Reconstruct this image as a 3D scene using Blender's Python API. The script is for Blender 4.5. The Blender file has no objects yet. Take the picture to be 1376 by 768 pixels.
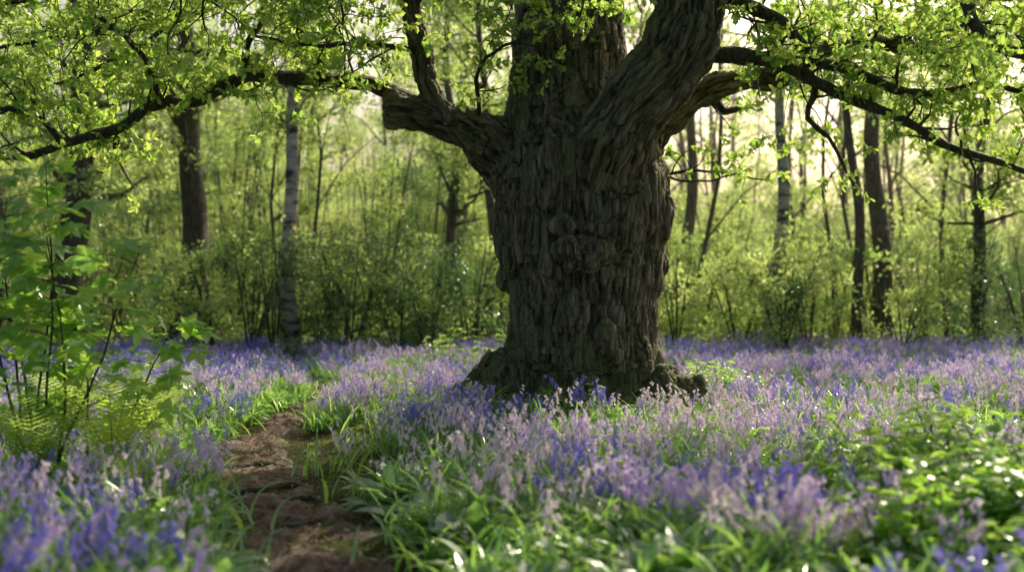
import bpy, math, random
import numpy as np
from mathutils import Vector, Matrix, noise
R = np.random.default_rng(7)
random.seed(7)
scene = bpy.context.scene

# ------------------------------------------------------------------ helpers
class Bld:
    def __init__(s): s.v=[]; s.f=[]; s.m=[]; s.lv=[]
    def add(s, vs, fs, mat=0, lv=0.5):
        o=len(s.v); s.v.extend([tuple(p) for p in vs]); s.lv.extend([lv]*len(vs))
        for f in fs: s.f.append(tuple(i+o for i in f)); s.m.append(mat)
    def mesh(s, name, mats, smooth=True):
        me=bpy.data.meshes.new(name); me.from_pydata(s.v,[],s.f)
        for m in mats: me.materials.append(m)
        me.polygons.foreach_set('material_index', s.m)
        me.polygons.foreach_set('use_smooth',[smooth]*len(s.f))
        a=me.attributes.new('lv','FLOAT','POINT'); a.data.foreach_set('value', s.lv)
        me.update(); return me

def link(name, me, parent=None):
    ob=bpy.data.objects.new(name, me); scene.collection.objects.link(ob)
    if parent: ob.parent=parent
    return ob
def empty(name, loc=(0,0,0)):
    e=bpy.data.objects.new(name,None); e.empty_display_size=.3; scene.collection.objects.link(e); return e

def tube(path, rad, n=6, cap=True):
    P=[Vector(p) for p in path]; vs=[]; fs=[]
    t=(P[1]-P[0]).normalized()
    nrm=t.orthogonal().normalized()
    for i,p in enumerate(P):
        if i==0: d=P[1]-P[0]
        elif i==len(P)-1: d=P[i]-P[i-1]
        else: d=P[i+1]-P[i-1]
        d=d.normalized()
        nrm=(nrm-d*nrm.dot(d))
        if nrm.length<1e-5: nrm=d.orthogonal()
        nrm.normalize(); b=d.cross(nrm)
        for k in range(n):
            a=2*math.pi*k/n
            vs.append(p+(nrm*math.cos(a)+b*math.sin(a))*rad[i])
    for i in range(len(P)-1):
        for k in range(n):
            k2=(k+1)%n
            fs.append((i*n+k,i*n+k2,(i+1)*n+k2,(i+1)*n+k))
    if cap:
        fs.append(tuple(range(n))[::-1]); fs.append(tuple((len(P)-1)*n+k for k in range(n)))
    return vs,fs

def resample(pts, step, jit=0.0):
    P=[np.array(p,float) for p in pts]
    P=[2*P[0]-P[1]]+P+[2*P[-1]-P[-2]]
    out=[]
    for i in range(1,len(P)-2):
        p0,p1,p2,p3=P[i-1:i+3]
        n=max(1,int(np.linalg.norm((p2-p1)[:3])/step))
        for k in range(n):
            t=k/n
            q=.5*((2*p1)+(-p0+p2)*t+(2*p0-5*p1+4*p2-p3)*t*t+(-p0+3*p1-3*p2+p3)*t**3)
            q[3]=p1[3]*(1-t)+p2[3]*t
            if jit: q[:3]+=R.normal(0,jit,3)
            out.append(q)
    out.append(P[-2]); return out

def strap(b, base, yaw, length, width, droop, n=4, lean=.3, prof=None, mat=0, lv=.5, fold=.25, roll=0):
    base=Vector(base); h=Vector((math.cos(yaw),math.sin(yaw),0)); side=Vector((-h.y,h.x,0))
    ang=math.pi/2-lean; p=base.copy(); vs=[]; seg=length/n
    for i in range(n+1):
        t=i/n; d=h*math.cos(ang)+Vector((0,0,1))*math.sin(ang)
        nn=side.cross(d)
        w=(prof(t) if prof else (1-t)**.6)*width*.5
        vs+= [p-side*w-nn*w*fold, p, p+side*w-nn*w*fold]
        p=p+d*seg; ang-=droop/n
    fs=[]
    for i in range(n):
        a=i*3; fs+=[(a,a+1,a+4,a+3),(a+1,a+2,a+5,a+4)]
    b.add(vs,fs,mat,lv)

def leaf(b, pos, dirv, nrm, L, W, prof, n=5, curl=.3, fold=.25, mat=0, lv=.5):
    d=Vector(dirv).normalized(); nn=Vector(nrm); nn=(nn-d*nn.dot(d))
    if nn.length<1e-4: nn=d.orthogonal()
    nn.normalize(); s=d.cross(nn); p=Vector(pos); vs=[]
    for i in range(n+1):
        t=i/n; w=prof(t)*W*.5
        c=p+d*(L*t)-nn*(curl*L*t*t)
        vs+=[c-s*w+nn*w*fold, c, c+s*w+nn*w*fold]
    fs=[]
    for i in range(n):
        a=i*3; fs+=[(a,a+1,a+4,a+3),(a+1,a+2,a+5,a+4)]
    b.add(vs,fs,mat,lv)

oval=lambda t: max(.03,math.sin(math.pi*min(1,t**.85)))
def oakp(t):
    return max(.04,(math.sin(math.pi*t**1.25)**.7)*(0.72+.34*math.cos(t*2*math.pi*3.5+math.pi*.9)))
def rdir(zb=0):
    v=Vector(R.normal(0,1,3)); v.z+=zb; return v.normalized()

# ------------------------------------------------------------------ node helpers
def newmat(name):
    m=bpy.data.materials.new(name); m.use_nodes=True; nt=m.node_tree; nt.nodes.clear()
    out=nt.nodes.new('ShaderNodeOutputMaterial'); return m,nt,out
def N(nt,t,**kw):
    n=nt.nodes.new(t)
    for k,v in kw.items(): setattr(n,k,v)
    return n
def ramp(nt,fac,stops):
    r=nt.nodes.new('ShaderNodeValToRGB'); e=r.color_ramp.elements
    while len(e)<len(stops): e.new(.5)
    for i,(p,c) in enumerate(stops): e[i].position=p; e[i].color=(*c,1) if len(c)==3 else c
    nt.links.new(fac,r.inputs[0]); return r.outputs[0]
def math_(nt,op,a,b=None,c=None,clamp=False):
    m=nt.nodes.new('ShaderNodeMath'); m.operation=op; m.use_clamp=clamp
    for i,x in enumerate((a,b,c)):
        if x is None: continue
        if isinstance(x,(int,float)): m.inputs[i].default_value=x
        else: nt.links.new(x,m.inputs[i])
    return m.outputs[0]
def mixc(nt,f,a,b):
    m=nt.nodes.new('ShaderNodeMix'); m.data_type='RGBA'
    if isinstance(f,(int,float)): m.inputs[0].default_value=f
    else: nt.links.new(f,m.inputs[0])
    for i,x in ((6,a),(7,b)):
        if isinstance(x,tuple): m.inputs[i].default_value=(*x,1)
        else: nt.links.new(x,m.inputs[i])
    return m.outputs[2]
def noise_(nt,co,s,d=6,r=.65):
    n=N(nt,'ShaderNodeTexNoise'); n.inputs['Scale'].default_value=s; n.inputs['Detail'].default_value=d; n.inputs['Roughness'].default_value=r
    nt.links.new(co,n.inputs['Vector']); return n

def leafmat(name, r1, r2, t1, t2, gloss=.06, rough=.38):
    m,nt,out=newmat(name)
    at=N(nt,'ShaderNodeAttribute',attribute_name='lv')
    oi=N(nt,'ShaderNodeObjectInfo')
    f=math_(nt,'ADD',math_(nt,'MULTIPLY',at.outputs['Fac'],.6),math_(nt,'MULTIPLY',oi.outputs['Random'],.4))
    c1=mixc(nt,f,r1,r2); c2=mixc(nt,f,t1,t2)
    d=N(nt,'ShaderNodeBsdfDiffuse'); t=N(nt,'ShaderNodeBsdfTranslucent'); g=N(nt,'ShaderNodeBsdfGlossy')
    g.inputs['Roughness'].default_value=rough; g.inputs['Color'].default_value=(.9,.95,.9,1)
    nt.links.new(c1,d.inputs[0]); nt.links.new(c2,t.inputs[0])
    a=N(nt,'ShaderNodeAddShader'); nt.links.new(d.outputs[0],a.inputs[0]); nt.links.new(t.outputs[0],a.inputs[1])
    x=N(nt,'ShaderNodeMixShader'); x.inputs[0].default_value=gloss
    nt.links.new(a.outputs[0],x.inputs[1]); nt.links.new(g.outputs[0],x.inputs[2])
    nt.links.new(x.outputs[0],out.inputs[0]); return m

M_oakleaf=leafmat('oak_leaf',(.05,.10,.02),(.10,.12,.03),(.20,.38,.05),(.54,.64,.13))
M_bgleaf=leafmat('woodland_leaf',(.05,.10,.03),(.11,.12,.05),(.20,.38,.07),(.64,.68,.22),.07,.35)
M_darkleaf=leafmat('holly_leaf',(.025,.05,.018),(.045,.075,.022),(.05,.13,.03),(.15,.25,.05),.11,.28)
M_maple=leafmat('maple_leaf',(.05,.11,.025),(.08,.12,.025),(.20,.42,.05),(.46,.62,.10),.08,.33)
M_strap=leafmat('bluebell_leaf',(.04,.10,.03),(.07,.12,.04),(.14,.32,.05),(.36,.54,.09),.11,.3)
M_grass=leafmat('grass_blade',(.05,.09,.015),(.10,.12,.03),(.26,.40,.04),(.52,.58,.08),.05,.4)
M_fern=leafmat('fern_frond',(.05,.10,.02),(.09,.12,.03),(.26,.42,.05),(.48,.60,.09),.04,.45)
M_garlic=leafmat('garlic_leaf',(.04,.10,.03),(.07,.12,.04),(.14,.30,.05),(.30,.46,.09),.13,.28)
M_stemg=leafmat('green_stem',(.05,.09,.03),(.07,.12,.04),(.05,.09,.02),(.1,.14,.03),.04,.4)
M_petal_lit=leafmat('lit_lilac_petal',(.34,.28,.50),(.48,.40,.56),(.46,.37,.47),(.50,.45,.46),.03,.5)  # lilac of bluebells in sun, lit tone put into the petal colour
M_petal_shade=leafmat('shaded_blue_petal',(.14,.14,.46),(.28,.25,.56),(.17,.15,.44),(.34,.27,.44),.03,.5)  # deep blue of bluebells in shade, shading put into the petal colour
M_petal_p=leafmat('pale_pink_petal',(.56,.46,.52),(.60,.53,.56),(.38,.34,.35),(.38,.36,.36),.03,.5)
M_white=leafmat('white_petal',(.6,.6,.56),(.65,.65,.62),(.3,.3,.28),(.3,.3,.28),.03,.5)

# bark ---------------------------------------------------------------
def barkmat(name, c_low,c_mid,c_high, moss=.5, disp=1.0, use_attr=True, scale=1.0, mossc=((.07,.095,.018),(.20,.235,.045))):
    m,nt,out=newmat(name); L=nt.links
    if use_attr:
        co=N(nt,'ShaderNodeAttribute',attribute_name='bark_co').outputs['Vector']
    else:
        tc=N(nt,'ShaderNodeTexCoord'); mp=N(nt,'ShaderNodeMapping'); mp.inputs['Scale'].default_value=(1,1,.2)
        L.new(tc.outputs['Object'],mp.inputs[0]); co=mp.outputs[0]
    nz=noise_(nt,co,9*scale,5)
    vm=N(nt,'ShaderNodeVectorMath',operation='MULTIPLY_ADD'); L.new(nz.outputs['Color'],vm.inputs[0]); vm.inputs[1].default_value=(.13/scale,.13/scale,.05/scale); L.new(co,vm.inputs[2])
    def fur(s,k,d=2):
        n=noise_(nt,vm.outputs[0],s*scale,d,.5); return math_(nt,'MULTIPLY',math_(nt,'ABSOLUTE',math_(nt,'SUBTRACT',n.outputs['Fac'],.5)),k,clamp=True)
    v=N(nt,'ShaderNodeTexVoronoi',feature='DISTANCE_TO_EDGE'); v.inputs['Scale'].default_value=14*scale; L.new(vm.outputs[0],v.inputs['Vector'])
    v1=math_(nt,'MULTIPLY',v.outputs['Distance'],5,clamp=True)
    f1=fur(8.5,10); f2=fur(24,7)
    n2=noise_(nt,co,50*scale,6,.75)
    h=math_(nt,'ADD',math_(nt,'MULTIPLY',math_(nt,'POWER',f1,.6),.40),math_(nt,'MULTIPLY',math_(nt,'POWER',f2,.7),.18))
    h=math_(nt,'ADD',h,math_(nt,'MULTIPLY',v1,.20))
    h=math_(nt,'ADD',h,math_(nt,'MULTIPLY',n2.outputs['Fac'],.34))
    col=ramp(nt,h,[(.38,c_low),(.70,c_mid),(1.0,c_high)])
    geo=N(nt,'ShaderNodeNewGeometry'); sp=N(nt,'ShaderNodeSeparateXYZ'); L.new(geo.outputs['Normal'],sp.inputs[0])
    pp=N(nt,'ShaderNodeSeparateXYZ'); L.new(geo.outputs['Position'],pp.inputs[0])
    n3=noise_(nt,geo.outputs['Position'],2.3)
    up=math_(nt,'MULTIPLY',sp.outputs['Z'],.45); lf=math_(nt,'MULTIPLY',sp.outputs['X'],-.26)
    lowz=math_(nt,'MULTIPLY',math_(nt,'SUBTRACT',1.2,pp.outputs['Z'],clamp=True),.42)
    mk=math_(nt,'ADD',math_(nt,'ADD',up,lf),math_(nt,'ADD',lowz,n3.outputs['Fac']))
    mk=math_(nt,'MULTIPLY',math_(nt,'SUBTRACT',mk,1.0-moss*.7),4,clamp=True)
    n4=noise_(nt,geo.outputs['Position'],60,2)
    mc=mixc(nt,n4.outputs['Fac'],*mossc)
    mkh=math_(nt,'MULTIPLY',mk,math_(nt,'MULTIPLY_ADD',h,.85,.15),clamp=True)
    c=mixc(nt,mkh,col,mc)
    p=N(nt,'ShaderNodeBsdfPrincipled'); L.new(c,p.inputs['Base Color']); p.inputs['Roughness'].default_value=.7; p.inputs['Specular IOR Level'].default_value=.45
    L.new(p.outputs[0],out.inputs[0])
    dn=N(nt,'ShaderNodeDisplacement'); dn.inputs['Midlevel'].default_value=.6; dn.inputs['Scale'].default_value=.075*disp/scale
    L.new(h,dn.inputs['Height']); L.new(dn.outputs[0],out.inputs['Displacement'])
    m.displacement_method='BOTH' if disp>=1 else 'BUMP'
    return m
M_bark=barkmat('oak_bark',(.016,.012,.009),(.17,.13,.095),(.44,.36,.28),.79)
M_barkb=barkmat('oak_branch_bark',(.02,.017,.012),(.06,.05,.036),(.12,.10,.075),.55,disp=.5,use_attr=False,scale=2.0,mossc=((.04,.05,.01),(.1,.115,.025)))
M_barkbg=barkmat('woodland_bark',(.03,.024,.018),(.10,.08,.056),(.17,.14,.10),.5,disp=.5,use_attr=False,scale=1.2,mossc=((.04,.05,.01),(.1,.115,.025)))

def birchmat():
    m,nt,out=newmat('birch_bark'); L=nt.links
    tc=N(nt,'ShaderNodeTexCoord'); mp=N(nt,'ShaderNodeMapping'); mp.inputs['Scale'].default_value=(1.2,1.2,4.5)
    L.new(tc.outputs['Object'],mp.inputs[0])
    n=noise_(nt,mp.outputs[0],1.6,6,.7)
    c=ramp(nt,n.outputs['Fac'],[(.42,(.05,.04,.035)),(.50,(.44,.38,.28)),(.7,(.76,.68,.53))])
    p=N(nt,'ShaderNodeBsdfPrincipled'); L.new(c,p.inputs['Base Color']); p.inputs['Roughness'].default_value=.7
    L.new(p.outputs[0],out.inputs[0]); return m
M_birch=birchmat()

# ------------------------------------------------------------------ ground
def pathx(y):
    ys=np.array([-4,0,3,5,7,8.5,10,11.2,12.4,13.8,15.2,17.1,20,24,30]); xs=np.array([1.2,.6,0,-.45,-.95,-1.27,-1.72,-2.04,-2.30,-2.38,-2.36,-2.30,-2.7,-3.5,-5])
    return np.interp(y,ys,xs)
def pathw(y): return np.interp(y,[0,7,8.5,10,13,15,17,20,24],[.52,.49,.46,.42,.32,.30,.26,.2,.1])
def gz(x,y):
    x=np.asarray(x,float); y=np.asarray(y,float)
    z=.05*np.sin(x*.7+1.3)*np.cos(y*.55)+.03*np.sin(x*1.9+y*1.1)+.012*np.sin(x*5.1-y*3.7)+.01*np.sin(x*8.3+y*7.1)
    d=np.abs(x-pathx(y))/(pathw(y)+.25)
    z=z+.09*np.clip(d-.75,0,1.2) - .05
    r=np.hypot(x-.62,y-13.6); z=z+.14*np.exp(-(r/1.7)**2)
    z=z*np.clip(1-(np.abs(y)-60)/40,0,1)
    return z
def grid(name,xs,ys,zf,mat):
    X,Y=np.meshgrid(xs,ys); Z=zf(X,Y); nx,ny=len(xs),len(ys)
    v=np.stack([X,Y,Z],-1).reshape(-1,3)
    i=np.arange(nx*ny).reshape(ny,nx); f=np.stack([i[:-1,:-1],i[:-1,1:],i[1:,1:],i[1:,:-1]],-1).reshape(-1,4)
    me=bpy.data.meshes.new(name); me.vertices.add(len(v)); me.vertices.foreach_set('co',v.ravel())
    me.loops.add(f.size); me.loops.foreach_set('vertex_index',f.ravel()); me.polygons.add(len(f))
    me.polygons.foreach_set('loop_start',np.arange(len(f))*4); me.polygons.foreach_set('loop_total',np.full(len(f),4))
    me.polygons.foreach_set('use_smooth',np.ones(len(f),bool)); me.update(calc_edges=True); me.materials.append(mat)
    return link(name,me)
def groundmat():
    m,nt,out=newmat('forest_floor'); L=nt.links
    pos=N(nt,'ShaderNodeNewGeometry').outputs['Position']
    a=noise_(nt,pos,1.2).outputs['Fac']; b=noise_(nt,pos,22).outputs['Fac']; c0=noise_(nt,pos,90,3).outputs['Fac']
    soil=ramp(nt,b,[(.35,(.02,.014,.009)),(.6,(.06,.04,.024)),(.75,(.11,.08,.05))])
    moss=ramp(nt,c0,[(.35,(.03,.045,.008)),(.65,(.11,.13,.02))])
    k=math_(nt,'MULTIPLY',math_(nt,'SUBTRACT',a,.38),6,clamp=True)
    c=mixc(nt,k,soil,moss)
    p=N(nt,'ShaderNodeBsdfPrincipled'); L.new(c,p.inputs['Base Color']); p.inputs['Roughness'].default_value=.95; p.inputs['Specular IOR Level'].default_value=.1
    bp=N(nt,'ShaderNodeBump'); bp.inputs['Strength'].default_value=.8; bp.inputs['Distance'].default_value=.03
    L.new(math_(nt,'ADD',b,math_(nt,'MULTIPLY',c0,.5)),bp.inputs['Height']); L.new(bp.outputs[0],p.inputs['Normal'])
    L.new(p.outputs[0],out.inputs[0]); return m
def dirtmat():
    m,nt,out=newmat('damp_earth'); L=nt.links
    pos=N(nt,'ShaderNodeNewGeometry').outputs['Position']
    at=N(nt,'ShaderNodeAttribute',attribute_name='lv').outputs['Fac']
    a=noise_(nt,pos,3).outputs['Fac']; b=noise_(nt,pos,28,8,.75).outputs['Fac']; e=noise_(nt,pos,5.5,6).outputs['Fac']; g=noise_(nt,pos,110,2).outputs['Fac']
    c=ramp(nt,b,[(.35,(.045,.025,.016)),(.5,(.19,.11,.068)),(.68,(.36,.235,.145))])
    c=mixc(nt,math_(nt,'MULTIPLY',math_(nt,'SUBTRACT',a,.55),5,clamp=True),c,(.09,.055,.037))
    edge=math_(nt,'MULTIPLY',math_(nt,'POWER',at,2.0),.24)
    c=mixc(nt,math_(nt,'MULTIPLY',math_(nt,'SUBTRACT',math_(nt,'ADD',e,edge),.55),8,clamp=True),c,ramp(nt,g,[(.35,(.05,.065,.012)),(.65,(.17,.19,.03))]))
    p=N(nt,'ShaderNodeBsdfPrincipled'); L.new(c,p.inputs['Base Color']); p.inputs['Specular IOR Level'].default_value=.35
    L.new(ramp(nt,a,[(.4,(.95,)*3),(.65,(.45,)*3)]),p.inputs['Roughness'])
    bp=N(nt,'ShaderNodeBump'); bp.inputs['Strength'].default_value=.9; bp.inputs['Distance'].default_value=.04
    L.new(math_(nt,'ADD',b,math_(nt,'MULTIPLY',g,.2)),bp.inputs['Height']); L.new(bp.outputs[0],p.inputs['Normal']); L.new(p.outputs[0],out.inputs[0]); return m
M_ground=groundmat(); M_dirt=dirtmat()
xs=np.concatenate([np.linspace(-200,-12,30)[:-1],np.arange(-12,12,.1),np.linspace(12,200,30)])
ys=np.concatenate([np.linspace(-60,0,12)[:-1],np.arange(0,32,.1),np.linspace(32,300,40)])
grid('ground',xs,ys,gz,M_ground)
us=np.linspace(-1,1,45); vs_=np.arange(-4,24,.03)
def mkpath():
    v=[]; lv=[]
    for y in vs_:
        c=float(pathx(y)); w=float(pathw(y))*(1.2+.14*math.sin(y*3.1)+.12*math.sin(y*7.7+1))
        c+=.06*math.sin(y*2.3)
        for u in us:
            x=c+u*w; z=float(gz(x,y))
            n=noise.fractal(Vector((x*5,y*5,3)),.8,2,6)*.035+noise.noise(Vector((x*1.5,y*2.4,9)))*.05-abs(noise.noise(Vector((x*6,y*1.2,4))))*.04
            e=max(0,1-u*u*u*u)
            v.append((x,y,z+ (n+.02)*e - .05*(1-e)+.004)); lv.append(abs(u))
    nx=len(us); i=np.arange(len(v)).reshape(-1,nx)
    f=np.stack([i[:-1,:-1],i[:-1,1:],i[1:,1:],i[1:,:-1]],-1).reshape(-1,4).tolist()
    b=Bld(); b.add(v,f); b.lv=lv; link('dirt_path',b.mesh('dirt_path',[M_dirt]))
mkpath()

# ------------------------------------------------------------------ instancing
def gn(coll):
    g=bpy.data.node_groups.new('scatter_'+coll.name,'GeometryNodeTree')
    g.interface.new_socket('Geometry',in_out='INPUT',socket_type='NodeSocketGeometry')
    g.interface.new_socket('Geometry',in_out='OUTPUT',socket_type='NodeSocketGeometry')
    n=g.nodes; gi=n.new('NodeGroupInput'); go=n.new('NodeGroupOutput')
    ci=n.new('GeometryNodeCollectionInfo'); ci.inputs['Collection'].default_value=coll
    ci.inputs['Separate Children'].default_value=True; ci.inputs['Reset Children'].default_value=True
    ip=n.new('GeometryNodeInstanceOnPoints'); ip.inputs['Pick Instance'].default_value=True
    def na(nm,ty):
        a=n.new('GeometryNodeInputNamedAttribute'); a.data_type=ty; a.inputs['Name'].default_value=nm
        return [o for o in a.outputs if o.enabled and o.name=='Attribute'][0]
    L=g.links
    L.new(gi.outputs[0],ip.inputs['Points']); L.new(ci.outputs[0],ip.inputs['Instance'])
    L.new(na('idx','INT'),ip.inputs['Instance Index']); L.new(na('rot','FLOAT_VECTOR'),ip.inputs['Rotation']); L.new(na('scl','FLOAT'),ip.inputs['Scale'])
    L.new(ip.outputs[0],go.inputs[0]); return g
GN={}
def scatter(name,pts,rot,scl,coll,parent=None,idx=None):
    pts=np.asarray(pts,float); n=len(pts)
    me=bpy.data.meshes.new(name); me.vertices.add(n); me.vertices.foreach_set('co',pts.ravel())
    nv=len(coll.objects)
    if idx is None: idx=R.integers(0,nv,n)
    a=me.attributes.new('rot','FLOAT_VECTOR','POINT'); a.data.foreach_set('vector',np.asarray(rot,float).ravel())
    a=me.attributes.new('scl','FLOAT','POINT'); a.data.foreach_set('value',np.asarray(scl,float))
    a=me.attributes.new('idx','INT','POINT'); a.data.foreach_set('value',np.asarray(idx,dtype=np.int32))
    ob=link(name,me,parent)
    if coll.name not in GN: GN[coll.name]=gn(coll)
    md=ob.modifiers.new('scatter','NODES'); md.node_group=GN[coll.name]
    return ob
def collection(name,meshes):
    c=bpy.data.collections.new(name)
    for i,me in enumerate(meshes): c.objects.link(bpy.data.objects.new(f'{name}_{i}',me))
    return c
def yawrot(n,tilt=.12):
    r=R.normal(0,tilt,(n,3)); r[:,2]=R.uniform(0,6.283,n); return r

# templates -----------------------------------------------------------
def t_oaktwig(i):
    b=Bld(); p=Vector((0,0,0)); d=Vector((1,0,.15)); path=[p.copy()]
    for k in range(4):
        d=(d+Vector(R.normal(0,.25,3))).normalized(); p=p+d*.06; path.append(p.copy())
    v,f=tube(path,[.004,.0035,.003,.002,.001],4); b.add(v,f,1,.4)
    for k in range(11):
        t=R.uniform(.25,1); q=path[min(4,int(t*4))]
        dd=(path[-1]-path[0]).normalized()*.5+rdir(-.1); nn=rdir(1.2)
        leaf(b,q,dd,nn,R.uniform(.055,.10),R.uniform(.042,.065),oakp,9,R.uniform(0,.5),R.uniform(.05,.5),0,R.random())
    return b.mesh('oak_twig',[M_oakleaf,M_barkb],False)
C_oak=collection('oak_twigs',[t_oaktwig(i) for i in range(7)])
def t_clump(mat,i,n=230,r=1.0,flat=.5,ls=(.08,.14)):
    b=Bld(); sub=[rdir()*(r*.8*R.random()**.4) for k in range(16)]
    for k in range(n):
        q=sub[k%16]+Vector(R.normal(0,.16,3)); q.z*=flat
        leaf(b,q,rdir(-.1),rdir(1.0),R.uniform(*ls),R.uniform(.06,.10),oval,2,.2,.3,0,R.random())
    for s in sub[:10]:
        q=Vector((s.x,s.y,s.z*flat))
        v,f=tube([Vector((0,0,0)),q*.5+rdir()*.08,q],[.012,.008,.003],3); b.add(v,f,1,.4)
    return b.mesh('leaf_clump',[mat,M_barkb],False)
C_bg=collection('leaf_clumps',[t_clump(M_bgleaf,i) for i in range(8)])
C_dark=collection('holly_clumps',[t_clump(M_darkleaf,i,260,.9,.8,(.06,.1)) for i in range(4)])

def bell(b,top,d,mat,lv,L=.026):
    d=Vector(d).normalized(); n=d.orthogonal().normalized(); s=d.cross(n); vs=[]
    for t,r in ((0,.0035),(.45,.0062),(.8,.0068)):
        for k in range(6):
            a=k*math.pi/3; vs.append(top+d*(L*t)+(n*math.cos(a)+s*math.sin(a))*r)
    fs=[(j*6+k,j*6+(k+1)%6,(j+1)*6+(k+1)%6,(j+1)*6+k) for j in range(2) for k in range(6)]
    o=12
    for k in range(6):
        a=k*math.pi/3+math.pi/6
        vs.append(top+d*(L*.98)+(n*math.cos(a)+s*math.sin(a))*.0145)
        fs.append((o+k,o+(k+1)%6,18+k))
    b.add(vs,fs,mat,lv)
def one_bluebell(b,base,hs=1.0):
    base=Vector(base); H=R.uniform(.28,.45)*hs; yaw=R.uniform(0,6.28); h=Vector((math.cos(yaw),math.sin(yaw),0))
    ln=Vector((R.normal(0,.13),R.normal(0,.13),0)); P=[]
    for k in range(9):
        t=k/8; P.append(base+ln*t*t*H+h*(.02*t+.13*max(0,t-.55)**2*2.2)+Vector((0,0,H*(t-.25*max(0,t-.7)**2*2))))
    v,f=tube(P,[.0035*(1-.6*k/8) for k in range(9)],3); b.add(v,f,1,.5)
    nb=int(R.integers(8,15)); lv0=R.random()*.6
    for k in range(nb):
        t=.66+.34*k/(nb-1); x=t*8; j=min(7,int(x)); q=P[j].lerp(P[j+1],x-j)
        a=yaw+R.uniform(-1.9,1.9); o=Vector((math.cos(a),math.sin(a),0))
        q2=q+o*.017+Vector((0,0,.004))
        b.add([q,q2,q2+Vector((0,0,.0015))],[(0,1,2)],2,.6)
        bell(b,q2,o*.45+Vector((0,0,-.9 if k<nb-2 else -.3)),2,lv0+.4*R.random(),R.uniform(.027,.038)*(1-.25*(k/nb)))
def t_bluebell(pm,npl,nlf,rad):
    b=Bld()
    for s in range(npl):
        c=R.normal(0,rad,3)*[1,1,0]; one_bluebell(b,c)
    for k in range(nlf):
        c=R.normal(0,rad*1.1,3)*[1,1,0]
        strap(b,c,R.uniform(0,6.28),R.uniform(.28,.44),R.uniform(.016,.028),R.uniform(.7,1.9),5,R.uniform(.1,.55),lambda t:(min(1,t*5+.5)*(1-t)**.5),0,R.random(),.4)
    return b.mesh('bluebell',[M_strap,M_stemg,pm],False)
C_lil=collection('bluebell_lilac',[t_bluebell(M_petal_lit,int(R.integers(3,8)),24,.11) for i in range(10)])
C_blu=collection('bluebell_deep',[t_bluebell(M_petal_shade,int(R.integers(3,8)),24,.11) for i in range(10)])
C_pnk=collection('bluebell_pink',[t_bluebell(M_petal_p,int(R.integers(2,5)),14,.09) for i in range(5)])
def t_grass(i):
    b=Bld()
    for k in range(70):
        strap(b,R.normal(0,.09,3)*[1,1,0],R.uniform(0,6.28),R.uniform(.08,.24),R.uniform(.005,.009),R.uniform(.6,2),4,R.uniform(.05,.6),None,0,R.random(),.3)
    return b.mesh('grass_tuft',[M_grass],False)
C_grass=collection('grass_tufts',[t_grass(i) for i in range(5)])
def t_leafy(i):
    b=Bld()
    for k in range(38):
        strap(b,R.normal(0,.12,3)*[1,1,0],R.uniform(0,6.28),R.uniform(.22,.40),R.uniform(.018,.034),R.uniform(.8,2.2),5,R.uniform(.1,.7),lambda t:(min(1,t*5+.5)*(1-t)**.5),0,R.random(),.4)
    return b.mesh('strap_leaves',[M_strap],False)
C_leafy=collection('strap_leaf_clumps',[t_leafy(i) for i in range(6)])
def t_garlic(i,fl):
    b=Bld()
    for k in range(15):
        strap(b,R.normal(0,.04,3)*[1,1,0],R.uniform(0,6.28),R.uniform(.19,.31),R.uniform(.05,.08),R.uniform(.7,1.8),6,R.uniform(.15,.8),lambda t:.12+oval(max(0,(t-.25)/.75)) if t<.98 else .03,0,R.random(),.25)
    if fl:
        for s in range(2):
            o=Vector(R.normal(0,.04,3)); o.z=0; top=o+Vector((R.normal(0,.02),R.normal(0,.02),R.uniform(.24,.32)))
            v,f=tube([o,top],[.003,.002],3); b.add(v,f,1,.5)
            for k in range(10):
                d=rdir(.5); c=top+d*.016; e=d.orthogonal().normalized(); g=d.cross(e)
                for a in (0,1.05,2.1):
                    u=e*math.cos(a)+g*math.sin(a); w=d.cross(u)
                    b.add([c-u*.008,c-w*.003,c+u*.008,c+w*.003],[(0,1,2,3)],2,.5)
    return b.mesh('wild_garlic',[M_garlic,M_stemg,M_white],False)
C_garlic=collection('wild_garlic_plants',[t_garlic(i,i%3==0) for i in range(6)])
def t_herb(i):
    b=Bld()
    for s in range(3):
        p=Vector((R.normal(0,.04),R.normal(0,.04),0)); d=Vector((R.normal(0,.35),R.normal(0,.35),1)).normalized(); path=[p.copy()]
        for k in range(7):
            d=(d+Vector(R.normal(0,.14,3))-Vector((0,0,.07*k/3))).normalized(); p=p+d*.075; path.append(p.copy())
        v,f=tube(path,[.004]*7+[.002],4); b.add(v,f,1,.5)
        for q in path[2:]:
            a=R.uniform(0,6.28)
            for m in range(2):
                o=Vector((math.cos(a+m*math.pi),math.sin(a+m*math.pi),.25))
                for w in (-.7,0,.7):
                    dd=Matrix.Rotation(w,3,'Z')@o
                    leaf(b,q+o*.04,dd,(R.normal(0,.3),R.normal(0,.3),1),R.uniform(.05,.095),R.uniform(.038,.06),oval,4,.35,.25,0,R.random())
    return b.mesh('bramble_shoot',[M_maple,M_stemg],False)
C_herb=collection('bramble_shoots',[t_herb(i) for i in range(5)])
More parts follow.
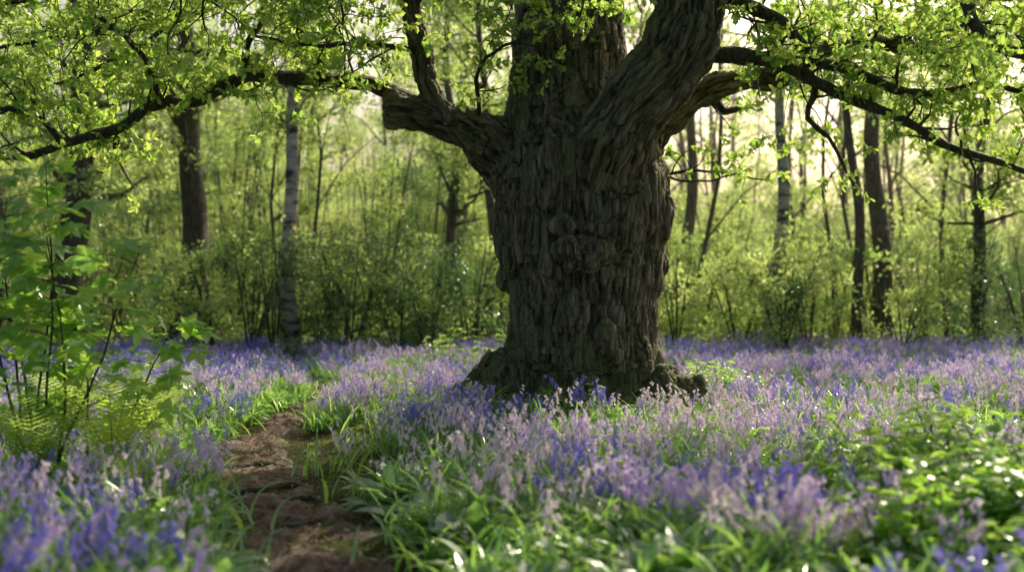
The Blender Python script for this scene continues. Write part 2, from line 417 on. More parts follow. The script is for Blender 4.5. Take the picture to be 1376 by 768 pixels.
def t_fern():
    b=Bld()
    for k in range(11):
        yaw=k*.57+R.uniform(-.2,.2); h=Vector((math.cos(yaw),math.sin(yaw),0)); s=Vector((-h.y,h.x,0)); ang=R.uniform(1.25,1.47); p=Vector((0,0,0)); L=R.uniform(.7,.95); n=26; path=[]
        for j in range(n+1):
            d=h*math.cos(ang)+Vector((0,0,math.sin(ang))); path.append((p.copy(),d)); p=p+d*L/n; ang-=R.uniform(.035,.06)
        v,f=tube([q for q,_ in path],[.003*(1-j/n)+.0006 for j in range(n+1)],3); b.add(v,f,1,.5)
        lv=R.random()
        for j in range(4,n):
            t=(j-4)/(n-4); pl=.19*(1-t)**.8*min(1,.45+t*3)+.01; q,d=path[j]; up=s.cross(d)
            for sg in (-1,1):
                dd=(s*sg+d*.35).normalized()
                leaf(b,q,dd,up,pl,.026,lambda t:(1-t)*.9*(1 if int(t*16)%2 else .5)+.05,8,.15,.1,0,lv*.6+R.random()*.4)
    return b.mesh('fern',[M_fern,M_stemg],False)

# ------------------------------------------------------------------ OAK
oak=empty('oak_tree')
trunk=[(.62,13.6,-.35,1.2),(.62,13.6,-.07,1.02),(.62,13.6,.15,.88),(.65,13.6,.43,.775),(.67,13.6,.72,.72),(.67,13.6,1.0,.69),(.68,13.6,1.29,.69),(.68,13.6,1.64,.75),(.67,13.6,1.93,.79),(.69,13.6,2.21,.79),(.68,13.6,2.5,.78),(.62,13.6,2.78,.69),(.58,13.65,3.07,.61),(.57,13.75,3.42,.54),(.58,13.8,3.78,.52),(.58,13.85,4.13,.51),(.55,13.8,5.0,.42),(.5,13.7,6.5,.30),(.6,13.8,7.6,.18),(.5,13.9,8.4,.1)]
limbs=[
 [(.75,13.35,2.2,.42),(.88,13.0,2.62,.37),(1.10,12.85,3.02,.325),(1.40,12.75,3.38,.325),(1.56,12.7,3.75,.315),(1.57,12.7,4.15,.30),(1.40,12.8,4.8,.25),(1.6,13.0,5.8,.18),(2.3,13.2,6.7,.12),(2.6,13,7.4,.07)],
 [(.3,13.55,2.35,.40),(-.05,13.5,2.62,.29),(-.34,13.4,2.83,.20),(-.63,13.35,2.96,.165),(-.95,13.3,3.03,.15),(-1.16,13.25,3.04,.15)],
 [(1.1,13.8,2.7,.3),(1.44,13.9,3.0,.2),(1.72,13.95,3.2,.13),(2.1,13.9,3.38,.105),(2.58,13.8,3.44,.085),(2.93,13.7,3.63,.07),(3.5,13.7,3.72,.05),(4.2,13.5,3.6,.03)],
 [(-.6,13.3,2.95,.12),(-.80,13.3,3.3,.115),(-.84,13.3,3.65,.11),(-.93,13.2,4.0,.105),(-1.05,13.0,4.6,.10),(-1.4,12.8,5.5,.08),(-2.2,12.6,6.3,.05)],
]
twig_parents=[
 [(-.9,13.38,3.12,.075),(-1.34,13.3,3.29,.068),(-1.77,13.1,3.30,.062),(-2.44,13.0,3.32,.058),(-2.83,13.0,3.10,.055),(-3.2,12.9,3.06,.052),(-3.55,12.9,2.84,.046),(-4.04,12.8,2.68,.04),(-4.47,12.8,2.56,.032),(-4.95,12.6,2.7,.026),(-5.6,12.5,2.75,.015)],
 [(-4.04,12.8,2.68,.03),(-4.2,12.8,2.87,.028),(-4.5,12.7,2.98,.024),(-4.95,12.7,2.92,.018),(-5.5,12.5,3.1,.01)],
 [(-2.44,13.0,3.32,.035),(-2.4,12.9,3.6,.03),(-2.25,12.9,3.85,.025),(-2.3,12.8,4.3,.02)],
 [(-3.2,12.9,3.06,.03),(-3.25,12.6,3.4,.025),(-3.6,12.3,3.75,.02),(-4.1,12.0,4.0,.014)],
 [(-3.55,12.9,2.84,.02),(-3.65,13.1,2.6,.014),(-3.5,13.2,2.3,.007)],
 [(1.65,12.75,3.5,.085),(2.36,12.7,3.4,.062),(2.7,12.7,3.22,.052),(3.1,12.75,3.05,.045),(3.43,12.7,2.92,.04),(3.87,12.6,2.63,.034),(4.17,12.6,2.55,.03),(4.6,12.5,2.38,.024),(5.2,12.4,2.3,.012)],
 [(1.55,12.7,4.0,.08),(2.02,12.7,3.93,.062),(2.36,12.7,3.77,.055),(2.73,12.8,3.46,.05),(3.1,12.8,3.32,.045),(3.63,12.7,3.11,.038),(4.17,12.7,3.19,.03),(4.6,12.6,3.15,.025),(5.3,12.5,3.3,.015)],
 [(2.72,12.75,3.2,.03),(2.65,12.7,2.9,.024),(2.83,12.7,2.72,.018),(2.95,12.7,2.5,.013),(3.05,12.7,2.3,.008)],
 [(1.5,12.8,4.6,.11),(2.4,12.4,5.1,.085),(3.3,12.2,4.8,.07),(3.75,12.1,4.15,.06),(3.9,12.0,3.62,.05),(4.2,11.9,3.35,.042),(4.7,11.8,3.25,.03),(5.4,11.6,3.1,.015)],
 [(1.95,13.95,3.25,.05),(2.1,14,3.12,.04),(2.25,14.0,3.15,.03)],
 [(1.35,13.9,2.45,.02),(1.75,13.8,2.52,.014),(2.1,13.7,2.48,.01),(2.45,13.7,2.42,.006)],
 [(1.4,13.7,2.5,.014),(1.7,13.5,2.38,.01),(2.1,13.4,2.45,.006)],
 [(-.95,13.2,4.0,.05),(-.5,12.7,4.3,.035),(.1,12.4,4.1,.028),(.7,12.2,3.95,.02)],
 [(-.95,13.2,4.1,.06),(-1.6,12.6,4.1,.045),(-2.4,12.2,4.0,.035),(-3.3,11.9,3.9,.025),(-4.2,11.6,3.7,.015)],
 [(-1.0,13.1,4.4,.06),(-1.8,13.4,4.3,.045),(-2.8,13.6,4.15,.035),(-3.8,13.7,3.9,.025),(-5,13.8,3.7,.015)],
 [(-.86,13.3,3.6,.03),(-1.3,12.9,3.6,.025),(-1.8,12.7,3.55,.02),(-2.3,12.5,3.6,.012)],
 [(-.3,13.3,2.95,.02),(-.3,12.9,3.4,.016),(.1,12.6,3.6,.012),(.25,12.5,3.6,.008)],
 [(1.55,12.7,4.2,.06),(2.0,12.0,4.3,.045),(2.8,11.2,4.1,.03),(3.2,10.2,3.7,.02),(3.3,9.4,3.3,.012)],
 [(2.58,13.8,3.44,.05),(3.1,14.2,3.8,.04),(3.8,14.5,3.9,.03),(4.6,14.6,3.8,.02)],
 [(-3.0,13.6,4.12,.03),(-3.6,13.4,3.6,.02),(-4.3,13.4,3.3,.014),(-4.8,13.4,3.2,.01)],
 [(.6,13.8,5.0,.14),(-.3,14.3,5.8,.1),(-1.6,14.8,6.4,.07),(-3.2,15.0,6.6,.04)],
 [(.6,13.8,5.2,.14),(1.2,14.8,5.9,.1),(2.2,15.8,6.5,.06)],
 [(1.6,13,5.8,.1),(3,12.4,6.2,.07),(4.4,12,6.1,.04)],
]
skel=[]
def trunk_radius(th,z,r):
    k=1+.035*math.sin(3*th+1+z*.9)+.035*math.sin(5*th-2+z*1.7)+.025*math.sin(8*th+z*3)
    fl=max(0,(1.0-z)/1.1)
    k+=fl**1.6*(.30*max(0,math.cos(3.0*(th-3.3)))**2+.20*max(0,math.cos(4*(th-.1)))**2+.12*math.sin(7*th+.4))
    return r*k
def build_trunk():
    vs=[];fs=[];
    T=resample(trunk,.06); n=96
    for q in T:
        for k in range(n):
            th=2*math.pi*k/n; rr=trunk_radius(th,q[2],q[3]); vs.append((q[0]+rr*math.cos(th),q[1]+rr*math.sin(th),q[2]))
    for i in range(len(T)-1):
        for k in range(n): fs.append((i*n+k,i*n+(k+1)%n,(i+1)*n+(k+1)%n,(i+1)*n+k))
    fs.append(tuple(range(n))[::-1]); fs.append(tuple((len(T)-1)*n+k for k in range(n)))
    b=Bld(); b.add(vs,fs)
    skel.append(np.array(T))
    for l in limbs:
        q=resample(l,.1); skel.append(np.array(q))
        v,f=tube([p[:3] for p in q],[p[3]*(1+.06*math.sin(i*1.3)) for i,p in enumerate(q)],20); b.add(v,f)
    for pts in ([(.05,13.2,.75,.2),(-.15,13.05,.38,.2),(-.42,12.85,.14,.16),(-.80,12.6,.04,.12),(-1.25,12.4,-.02,.08)],[(-.05,13.6,.7,.2),(-.25,13.55,.38,.2),(-.6,13.45,.15,.17),(-1.1,13.25,.04,.12),(-1.55,13.0,-.04,.07)],[(.4,12.95,.35,.2),(.35,12.6,.08,.15),(.2,12.3,-.06,.08)],[(.9,12.95,.3,.2),(1.15,12.6,.05,.14),(1.4,12.4,-.08,.08)],[(1.25,13.2,.5,.24),(1.6,13.0,.16,.17),(1.95,12.8,-.03,.1)],[(1.4,13.7,.45,.22),(1.85,13.8,.12,.15),(2.3,13.9,-.1,.06)]):
        q=resample(pts,.06)
        v,f=tube([p[:3] for p in q],[p[3] for p in q],14); b.add(v,f)
        skel.append(np.array(q)[int(len(q)*.45):])
    def blob(c,r,s=(1,1,1),nu=14,nv=10):
        vs=[];fs=[]
        for i in range(nv+1):
            a=math.pi*i/nv
            for k in range(nu):
                t=2*math.pi*k/nu; vs.append((c[0]+r*s[0]*math.sin(a)*math.cos(t)+1e-4*k,c[1]+r*s[1]*math.sin(a)*math.sin(t),c[2]+r*s[2]*math.cos(a)+1e-4*k))
        for i in range(nv):
            for k in range(nu): fs.append((i*nu+k,(i+1)*nu+k,(i+1)*nu+(k+1)%nu,i*nu+(k+1)%nu))
        b.add(vs,fs)
    blob((.64,12.86,1.72),.20,(1.3,.75,.75)); blob((.46,12.84,1.94),.12,(1.2,.8,.6)); blob((.84,12.82,1.92),.13,(1.5,.8,.5)); blob((.62,12.78,1.58),.10,(1.6,.8,.5)); blob((.66,12.74,1.74),.08,(1,.9,.8))
    blob((-.02,13.35,1.80),.17,(.8,1,1.5)); blob((1.38,13.4,2.05),.19,(.8,1,1.5)); blob((1.40,13.5,1.6),.12,(.7,1,1.2))
    blob((.05,13.2,2.35),.22,(1,.9,1.4)); blob((.92,13.0,2.1),.27,(1.1,.85,1.8)); blob((.30,12.95,2.35),.2,(.8,.7,1.8))
    for k in range(14): blob((1.52+R.normal(0,.14),13.2+R.normal(0,.1),.28+R.normal(0,.13)),R.uniform(.07,.15))
    for k in range(30): blob((.65+.74*math.cos(a:=R.uniform(3.3,6.1)),13.6+.72*math.sin(a),R.uniform(.4,2.9)),R.uniform(.05,.12),(1.1,.8,1.9))
    me=b.mesh('trunk_src',[M_bark]); tmp=link('tmp_trunk',me)
    md=tmp.modifiers.new('r','REMESH'); md.mode='VOXEL'; md.voxel_size=.013
    sm=tmp.modifiers.new('s','SMOOTH'); sm.factor=.5; sm.iterations=11
    dg=bpy.context.evaluated_depsgraph_get(); dg.update()
    m2=bpy.data.meshes.new_from_object(tmp.evaluated_get(dg)); bpy.data.objects.remove(tmp)
    n=len(m2.vertices); co=np.empty(n*3,np.float32); m2.vertices.foreach_get('co',co); co=co.reshape(-1,3)
    no=np.empty(n*3,np.float32); m2.vertices.foreach_get('normal',no); no=no.reshape(-1,3)
    best=np.full(n,1e9,np.float32); bc=np.zeros((n,3),np.float32)
    for si,S in enumerate(skel):
        s=0; t0=(S[1,:3]-S[0,:3]); t0/=np.linalg.norm(t0); nv=np.cross(t0,[0,1,.2]); nv/=np.linalg.norm(nv)
        for i in range(len(S)-1):
            a=S[i,:3]; d=S[i+1,:3]-a; L=np.linalg.norm(d); d=d/L
            nv=nv-d*np.dot(nv,d); nv/=np.linalg.norm(nv); bv=np.cross(d,nv)
            q=co-a; t=np.clip(q@d,0,L); off=q-t[:,None]*d; dist=np.linalg.norm(off,axis=1)
            r=S[i,3]+(S[i+1,3]-S[i,3])*t/L
            m=dist-r; k=m<best; best[k]=m[k]
            bc[k]=np.stack([off@nv+si*3.1,off@bv,(s+t)*.19],-1)[k]; s+=L
    for i in range(n):
        p=co[i]; v=Vector((float(p[0])*2.2,float(p[1])*2.2,float(p[2])*.9)); dd=noise.noise(v)*.05+noise.noise(v*3.1)*.038+noise.noise(v*7)*.014
        co[i]+=no[i]*dd
    m2.vertices.foreach_set('co',co.ravel())
    at=m2.attributes.new('bark_co','FLOAT_VECTOR','POINT'); at.data.foreach_set('vector',bc.ravel())
    m2.polygons.foreach_set('use_smooth',np.ones(len(m2.polygons),bool)); m2.update()
    m2.materials.clear(); m2.materials.append(M_bark)
    return link('trunk',m2,oak)
build_trunk()

bb=Bld(); twp=[]; twr=[]; tws=[]
def addtw(p,d,s=1.0):
    if abs(p[0]-.65)<.85 and p[1]<13.6 and p[2]<3.75 and R.random()<.55: return
    d=Vector(d); yaw=math.atan2(d.y,d.x)+R.normal(0,.5); pitch=-math.asin(max(-1,min(1,d.normalized().z)))
    twp.append(tuple(p)); twr.append((R.normal(0,.5),pitch*.6+R.normal(0,.3),yaw)); tws.append(s*R.uniform(.7,1.1))
def grow(p,d,L,r,level,leafy=1.0):
    n=max(4,int(L/.09)); path=[Vector(p)]; d=Vector(d).normalized(); dirs=[d]
    for k in range(n):
        d=(d+Vector(R.normal(0,.26,3))+Vector((0,0,.03))).normalized()
        path.append(path[-1]+d*L/n); dirs.append(d)
    rad=[max(.0022,r*(1-.75*k/n)) for k in range(n+1)]
    v,f=tube(path,rad,6 if r>.012 else 4); bb.add(v,f)
    if level>0:
        for c in range(int(L*R.uniform(4.5,7))+1):
            k=int(R.integers(max(1,n//4),n+1)); dd=(dirs[k]*.55+rdir(.1)*.9)
            grow(path[k],dd,L*R.uniform(.35,.6),rad[k]*.7,level-1,leafy)
    else:
        for k in range(1,n+1):
            if R.random()<.31*leafy: addtw(path[k],dirs[k]*.6+rdir(.05)*.7)
    addtw(path[-1],dirs[-1])
for li,pts in enumerate(twig_parents+[limbs[0][5:],limbs[2][3:],limbs[3][3:],trunk[16:]]):
    q=resample(pts,.09,.007)
    if li<len(twig_parents):
        v,f=tube([p[:3] for p in q],[p[3]*1.08*(1+.1*math.sin(i*2.1)) for i,p in enumerate(q)],9); bb.add(v,f)
    short=sum(np.linalg.norm(np.array(pts[i+1][:3])-np.array(pts[i][:3])) for i in range(len(pts)-1))
    high=pts[-1][2]>4.6
    nc=int(short*(2.4 if high else 6.2))+1
    for c in range(nc):
        k=int(R.integers(int(len(q)*.15),len(q))); pr=q[k]; i2=min(len(q)-1,k+1); 
        t=Vector(q[i2][:3])-Vector(q[i2-1][:3]); t.normalize()
        zb=.8 if pr[2]<3.4 else .1
        dd=t*.4+rdir(zb)*.9
        hang=pr[2]<3.3
        grow(pr[:3],dd,R.uniform(.25,.5) if hang else R.uniform(.4,.95),min(pr[3]*.5,.016),1 if short>1.2 else 0)
    addtw(q[-1][:3],Vector(q[-1][:3])-Vector(q[-2][:3]))
link('branches',bb.mesh('oak_branches',[M_barkb]),oak)
scatter('leaves',twp,twr,tws,C_oak,oak)

# ------------------------------------------------------------------ background trees
def tree(name,x,y,r,H,mat,lean=(0,0),crown=1.0,z0=3.0,dens=1.0):
    b=Bld(); path=[]; n=26; z=float(gz(x,y))
    for k in range(n+1):
        t=k/n; path.append(Vector((x+lean[0]*t*H+.10*math.sin(t*7+x)+.05*math.sin(t*17+y),y+lean[1]*t*H+.1*math.cos(t*6+y),z-.15+t*H)))
    rad=[r*(1+.45*math.exp(-k*1.3))*(1-.72*k/n) for k in range(n+1)]
    v,f=tube(path,rad,14); b.add(v,f)
    pts=[];
    for c in range(int(22*crown)):
        t=R.uniform(z0/H,1); j=int(t*(n-1)); p=path[j]; a=R.uniform(0,6.28)
        L=R.uniform(.8,2.6)*(1.15-t*.5); d=Vector((math.cos(a),math.sin(a),R.uniform(.15,.8))).normalized(); bp=[p.copy()]
        for k in range(6):
            d=(d+Vector(R.normal(0,.16,3))).normalized(); bp.append(bp[-1]+d*L/6)
        v,f=tube(bp,[rad[j]*.32*(1-.8*k/6)+.004 for k in range(7)],6); b.add(v,f)
        for k in (3,6):
            if R.random()<.85*dens: pts.append(tuple(bp[k]+Vector(R.normal(0,.28,3))))
    ob=link(name,b.mesh(name,[mat]))
    if pts: scatter('crown_leaves',pts,yawrot(len(pts),.3),R.uniform(.5,1.0,len(pts)),C_bg,ob)
    return ob
S=lambda px,Y:(px-688)/1911*Y
tree('beech_tree',S(252,29),29,.33,10,M_barkbg,(.004,0),1.0,3.8)
tree('birch_tree',S(388,27),27,.17,10,M_birch,(.035,0),.9,4.5)
tree('beech_tree',S(100,27),27,.33,9,M_barkbg,(.01,0),1.0,3)
tree('hazel_tree',S(605,31),31,.15,9,M_barkbg,(.0,0),1,3)
tree('hazel_tree',S(657,29),29,.13,9,M_barkbg,(-.01,0),1,3)
tree('birch_tree',S(1040,28),28,.15,10,M_birch,(.02,0),.5,5,dens=.6)
tree('ash_tree',S(1147,28),28,.12,10,M_barkbg,(.0,0),.5,5,dens=.6)
tree('beech_tree',S(1180,29),29,.23,10,M_barkbg,(.003,0),.6,5,dens=.6)
tree('ash_tree',S(925,33),33,.17,10,M_barkbg,(.0,0),.5,6,dens=.6)
tree('hazel_tree',S(1320,28),28,.15,8,M_barkbg,(.0,0),1.0,2)

def distant():
    b=Bld(); pts=[]
    for k in range(200):
        thin=k>=120
        y=R.uniform(36,85) if not thin else R.uniform(28,50); x=R.uniform(-.5,.5)*y*1.15
        right=x/y>.07
        r=R.uniform(.06,.2) if not thin else R.uniform(.03,.07); H=R.uniform(8,13) if y<60 else R.uniform(10,14)
        path=[]; n=8; lx,ly=R.normal(0,.04,2)
        for j in range(n+1): path.append(Vector((x+lx*j/n*H+.14*math.sin(j*1.3+x),y+ly*j/n*H,-.2+H*j/n)))
        v,f=tube(path,[r*(1-.7*j/n) for j in range(n+1)],7); b.add(v,f)
        for e in range(4):
            p=path[int(R.integers(2,7))]; a=R.uniform(0,6.28); q=p+Vector((math.cos(a)*1.6,math.sin(a)*1.6,R.uniform(.5,2)))
            v,f=tube([p,(p+q)/2+Vector((0,0,.2)),q],[r*.4,r*.25,.01],5); b.add(v,f)
        if thin:
            for c in range(3 if not right else 1):
                p=path[int(R.integers(2,8))]; pts.append((p.x+R.normal(0,.6),p.y+R.normal(0,.6),p.z))
            continue
        m=int(R.uniform(15,30)*(.42 if right else 1.0))
        for c in range(m):
            t=R.uniform(.08,1) if not right else R.uniform(.2,1); p=path[int(t*n)]; a=R.uniform(0,6.28); rr=R.uniform(.3,3.0)*(1.2-t*.5)
            pts.append((p.x+rr*math.cos(a),p.y+rr*math.sin(a),p.z+R.normal(0,.5)))
    link('distant_trees',b.mesh('distant_trunks',[M_barkbg]))
    scatter('distant_tree_foliage',pts,yawrot(len(pts),.4),R.uniform(.7,1.3,len(pts)),C_bg)
    pts=[]
    for k in range(1200):
        y=R.uniform(55,85); x=R.uniform(-.6,.6)*y*1.05; 
        zmax=10 if x/y<.08 else 6
        pts.append((x,y,abs(R.normal(0,.5))*zmax))
    scatter('distant_thicket',pts,yawrot(len(pts),.4),R.uniform(1.2,2.0,len(pts)),C_bg)
distant()
def understory():
    pts=[];dp=[]
    b=Bld()
    for k in range(340):
        y=26+34*R.random()**1.2; x=R.uniform(-.5,.5)*y
        u=x/y
        right=u>.08
        H=R.uniform(1.5,6)*(.65 if right else 1.2); W=R.uniform(.7,1.6)
        if y<31: H=min(H,2.2)
        dark=(R.random()<(.38 if not right else .16)) or (u>.30 and R.random()<.6)
        for s in range(4):
            a=R.uniform(0,6.28); p0=Vector((x,y,-.05)); p1=Vector((x+W*.3*math.cos(a),y+W*.3*math.sin(a),H*.6)); p2=Vector((x+W*.6*math.cos(a),y+W*.6*math.sin(a),H))
            v,f=tube([p0,p1,p2],[.022,.015,.005],5); b.add(v,f)
        for c in range(int(W*H*1.7)+3):
            a=R.uniform(0,6.28); rr=W*R.random()**.5; z=R.uniform(.15,H)
            q=(x+rr*math.cos(a)*(1-.4*z/H),y+rr*math.sin(a)*(1-.4*z/H),z)
            (dp if dark else pts).append(q)
    link('shrub_stems',b.mesh('shrub_stems',[M_barkbg]))
    scatter('hazel_shrubs',pts,yawrot(len(pts),.5),R.uniform(.4,.85,len(pts)),C_bg)
    scatter('holly_shrubs',dp,yawrot(len(dp),.4),R.uniform(.4,.85,len(dp)),C_dark)
understory()
# ------------------------------------------------------------------ ground flora
def field(n,x0,x1,y0,y1,fn):
    x=R.uniform(x0,x1,n); y=R.uniform(y0,y1,n); k=R.random(n)<fn(x,y); x=x[k]; y=y[k]
    return x,y
def lown(x,y,s=1.,o=0):
    return np.array([noise.noise(Vector((float(a)*s,float(c)*s,o))) for a,c in zip(x,y)])
def inpath(x,y,m=1.0): return np.abs(x-pathx(y))<pathw(y)*m+.02
def trunkd(x,y): return np.hypot(x-.62,(y-13.55))
def mossy(x,y):
    d=x-pathx(y); return (d>0)&(d<1.2)&(y>9.4)&(y<13.8)
def common(x,y,tr=1.1):
    f=np.ones_like(x); f[inpath(x,y,1.15)]=0; f[trunkd(x,y)<tr]=0
    f*=(np.abs(x)<y*.42+.8)
    return f
def put(name,x,y,coll,s0,s1,tilt=.12,dz=-.01,near=0.0):
    z=gz(x,y)+dz; pts=np.stack([x,y,z],-1)
    return scatter(name,pts,yawrot(len(x),tilt),R.uniform(s0,s1,len(x))*(1+near*np.clip((10.5-y)/3.5,0,1)),coll)
def f_lil(x,y):
    f=common(x,y,1.2); d=x-pathx(y); nn=lown(x,y,.8,5)+1.0*lown(x,y,2.4,8)
    g=np.where(d>0,np.clip(.27+nn*2.4,0.02,1),np.clip(.06+nn*1.4,0,.7))
    g=np.where((d>0)&(y>15),np.clip(g+.12,0,1),g)
    g*=np.where(mossy(x,y),.02,1)
    g*=np.where((d>0)&(y<11.5)&(d<1.6),.12,1)
    g*=np.where((trunkd(x,y)<1.7)&(y<13),.5,1)
    return f*g
x,y=field(6800,-9,12,5,29,f_lil); put('bluebells',x,y,C_lil,.7,1.05,.15,near=.3)
def f_blu(x,y):
    f=common(x,y,1.12); d=x-pathx(y); nn=lown(x,y,.9,15)+1.0*lown(x,y,2.2,18)
    g=np.where(d<0,np.clip(.46+nn*2.0,.03,1),np.clip(.12+nn*1.6,0,.7))  # shade-toned petals mostly left of the path, fewer on the right
    g*=np.where(mossy(x,y),.03,1); g*=np.where((d>0)&(y<11.5)&(d<1.6),.2,1)
    g=np.where((d<0)&(d>-.85)&(y<11.5),g*.08,g)
    g=np.where(y>19,np.clip(g+.12,0,1),g)
    g=np.where((trunkd(x,y)<1.6)&(y<13.4)&(x>-.4),np.clip(g+.2,0,1),g)
    return f*g
x,y=field(7000,-12,12,5,31,f_blu); put('bluebells',x,y,C_blu,.7,1.05,.15,near=.25)
def f_pk(x,y):
    d=x-pathx(y); return common(x,y,1.3)*np.where((d>1.0)&(d<4.8)&(y<12.5),.8,.12)
x,y=field(1200,-6,7,6,18,f_pk); put('bluebells',x,y,C_pnk,.85,1.2,.15,near=.25)
def f_lf(x,y): return common(x,y,1.0)*np.where(mossy(x,y),.04,np.where(y<13,1,.6))
x,y=field(4300,-9,9,5,26,f_lf); put('bluebell_leaves',x,y,C_leafy,.65,1.0,near=.25)
def f_gr(x,y):
    f=common(x,y,1.0); d=x-pathx(y); f[inpath(x,y,.85)]=0; f*=np.where(inpath(x,y,1.3),.3,1)
    g=np.where(inpath(x,y,1.6)&~inpath(x,y,1.0),.5,f*np.where(mossy(x,y),1,.10))
    return np.where((trunkd(x,y)<1.5)&(trunkd(x,y)>.85)&(y<14),.8,g)
x,y=field(6000,-8,8,5,18,f_gr); put('grass',x,y,C_grass,.18,.46,.15)
def f_ga(x,y):
    f=common(x,y); d=x-pathx(y); g=np.where((d<-.05)&(d>-1.3)&(y<11),1,0); g=np.where((d>.3)&(d<2.6)&(y<9.6),.6,g); g=np.where((d<0)&(d>-1.5)&(y>13)&(y<17),.5,g); return f*g
x,y=field(5000,-5,3,5,18,f_ga); put('wild_garlic',x,y,C_garlic,.75,1.15,near=.25)
x,y=field(800,-9,9,6,26,lambda x,y:common(x,y)*.45*np.where(mossy(x,y),.1,1)); put('woodland_herbs',x,y,C_herb,.4,.75)
x,y=field(120,-1,2.2,12.2,13.6,lambda x,y:(trunkd(x,y)<1.5)&(trunkd(x,y)>.95)); put('ground_ivy',x,y,C_herb,.3,.6,.3)
x=np.concatenate([R.normal(2.5,.42,64),R.normal(2.25,.25,30)]); y=np.concatenate([R.normal(7.6,.5,64),R.normal(6.5,.25,30)]); put('bramble_bush',x,y,C_herb,.8,1.3,.25)
x=R.normal(-.7,.3,6); y=R.normal(21,.4,6); put('hazel_seedling',x,y,C_herb,1.1,1.5,.2)
x=R.normal(1.95,.22,7); y=R.normal(14.6,.3,7); put('bramble_bush',x,y,C_herb,.8,1.2,.25)
x=R.uniform(-4.6,-3.4,18); y=R.uniform(10,12.5,18); put('bramble_bush',x,y,C_herb,.8,1.3,.25)
fm=t_fern()
for (fx,fy,s) in ((-2.72,9.7,1.25),(-3.1,9.2,1.2),(-2.85,11.2,1.3),(-3.7,11.8,1.3),(-2.3,8.6,.8)):
    o=link('fern',fm); o.location=(fx,fy,float(gz(fx,fy))+.03); o.scale=(s,)*3; o.rotation_euler=(0,0,R.uniform(0,6))
def palm(b,pos,d,nrm,s,lv):
    d=Vector(d).normalized(); nn=Vector(nrm); nn=(nn-d*nn.dot(d)).normalized(); sd=d.cross(nn); pos=Vector(pos)
    rim=[(-2.75,.34),(-2.35,.62),(-1.85,.40),(-1.5,.62),(-1.15,.90),(-.8,.60),(-.5,.50),(-.22,.82),(0,1.08),(.22,.82),(.5,.50),(.8,.60),(1.15,.90),(1.5,.62),(1.85,.40),(2.35,.62),(2.75,.34)]
    c=pos+d*s*.15; vs=[c]
    for a,r in rim:
        vs.append(c+(d*math.cos(a)+sd*math.sin(a))*r*s*.62 - nn*(.10*s*r*r)+nn*(.04*s*math.sin(a*5)))
    b.add(vs,[(0,i,i+1) for i in range(1,len(rim))],0,lv)
def sapling(name,x,y,H,ns,lean,ls=.22):
    b=Bld()
    for s in range(ns):
        p=Vector((x+R.normal(0,.06),y+R.normal(0,.1),float(gz(x,y))-.03)); d=Vector((lean+R.normal(0,.13),R.normal(0,.1),1)).normalized(); path=[p.copy()]; n=16; h=H*R.uniform(.65,1)
        for k in range(n):
            d=(d+Vector(R.normal(0,.07,3))+Vector((0,0,.03))).normalized(); p=p+d*h/n; path.append(p.copy())
        v,f=tube(path,[.014*(1-.75*k/n) for k in range(n+1)],6); b.add(v,f,1)
        for k in range(6,n+1):
            for c in range(2 if k>8 else 1):
                a=R.uniform(0,6.28); o=Vector((math.cos(a),math.sin(a),.3)).normalized(); L=R.uniform(.08,.5)*(1.2-.6*k/n)
                bp=[path[k],path[k]+o*L*.5,path[k]+o*L+Vector((0,0,-.02))]
                v,f=tube(bp,[.004,.003,.0015],4); b.add(v,f,1)
                for m in range(int(R.integers(2,4))):
                    q=bp[1].lerp(bp[2],R.random()); a2=a+R.normal(0,1.0); od=Vector((math.cos(a2),math.sin(a2),R.uniform(-.6,.1))); e=q+od*.05
                    v,f=tube([q,e],[.0014,.001],3,False); b.add(v,f,2)
                    palm(b,e,od,(R.normal(0,.5),R.normal(0,.5)-.4,1),ls*R.uniform(.5,1.15),R.random())
    return link(name,b.mesh(name,[M_maple,M_barkb,M_stemg],False))
sapling('maple_sapling',-3.15,9.6,2.45,4,.03)
sapling('maple_sapling',-3.5,10.2,2.5,4,.05)
sapling('maple_sapling',-2.95,9.9,1.5,2,.12)
rb=Bld()
for (yy,w) in ((11.3,.035),(9.9,.04),(9.3,.03),(8.5,.025)):
    c=float(pathx(yy)); P=[]
    for k in range(11):
        u=-1+k/5; xx=c+u*.46; y2=yy+.07*math.sin(k*1.7+yy)+u*.14; P.append((xx,y2,float(gz(xx,y2))+.02-.05*abs(u)+.012*math.sin(k*2.1)))
    v,f=tube(P,[w*(1-.3*abs(k-5)/5) for k in range(11)],7); rb.add(v,f)
link('tree_roots',rb.mesh('tree_roots',[M_barkb]))
lb=Bld()
for k in range(3400):
    y=R.uniform(5,17); x=float(pathx(y))+R.normal(0,.36); a=R.uniform(0,6.28)
    leaf(lb,(x,y,float(gz(x,y))+R.uniform(.015,.05)),(math.cos(a),math.sin(a),R.normal(0,.2)),(R.normal(0,.3),R.normal(0,.3),1),R.uniform(.015,.045),.018,oval,3,.4,.3,0,R.random())
m_lit=leafmat('dry_leaf',(.07,.045,.025),(.24,.16,.09),(.03,.02,.01),(.06,.04,.02),.03,.5)
link('leaf_litter',lb.mesh('leaf_litter',[m_lit],False))

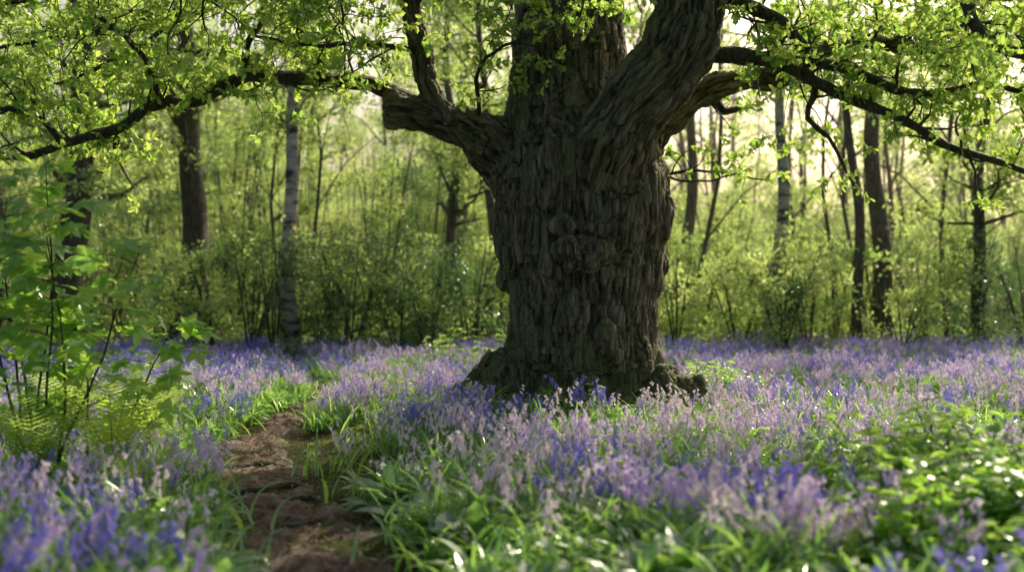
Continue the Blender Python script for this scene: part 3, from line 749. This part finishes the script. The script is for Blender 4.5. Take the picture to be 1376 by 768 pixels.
# ------------------------------------------------------------------ thin morning haze among the far trees (real scattering air)
bm=Bld(); X0,X1,Y0,Y1,Z0,Z1=-70,75,24,110,-.5,16
bm.add([(X0,Y0,Z0),(X1,Y0,Z0),(X1,Y1,Z0),(X0,Y1,Z0),(X0,Y0,Z1),(X1,Y0,Z1),(X1,Y1,Z1),(X0,Y1,Z1)],[(0,3,2,1),(4,5,6,7),(0,1,5,4),(1,2,6,5),(2,3,7,6),(3,0,4,7)])
mh,nt,out=newmat('hazy_air'); vs=nt.nodes.new('ShaderNodeVolumeScatter'); vs.inputs['Density'].default_value=.0017; vs.inputs['Anisotropy'].default_value=.7; vs.inputs['Color'].default_value=(1,.94,.78,1)
nt.links.new(vs.outputs[0],out.inputs['Volume'])
link('morning_haze',bm.mesh('morning_haze',[mh],False))

# ------------------------------------------------------------------ light
AZ=math.radians(30); EL=math.radians(29)
w=bpy.data.worlds.new('World'); scene.world=w; w.use_nodes=True; nt=w.node_tree
bg=nt.nodes['Background']; sky=nt.nodes.new('ShaderNodeTexSky'); sky.sky_type='NISHITA'; sky.sun_disc=False
sky.sun_elevation=EL; sky.sun_rotation=AZ; sky.dust_density=7.0; sky.air_density=1.0
nt.links.new(sky.outputs[0],bg.inputs[0]); bg.inputs[1].default_value=.14
sl=bpy.data.lights.new('sun','SUN'); sl.energy=5; sl.angle=math.radians(.5); sl.color=(1,.90,.68)
so=bpy.data.objects.new('sun',sl); scene.collection.objects.link(so)
d=Vector((math.sin(AZ)*math.cos(EL),math.cos(AZ)*math.cos(EL),math.sin(EL))); so.rotation_euler=d.to_track_quat('Z','Y').to_euler()
so.location=(10,20,20)
cam=bpy.data.cameras.new('camera'); co=bpy.data.objects.new('camera',cam); scene.collection.objects.link(co)
co.location=(0,0,1.4); co.rotation_euler=(math.pi/2,0,0); cam.lens=50; cam.sensor_width=36; cam.clip_end=1000
cam.dof.use_dof=True; cam.dof.focus_distance=12.6; cam.dof.aperture_fstop=1.2
scene.camera=co
scene.view_settings.view_transform='Standard'; scene.view_settings.look='None'; scene.view_settings.exposure=0
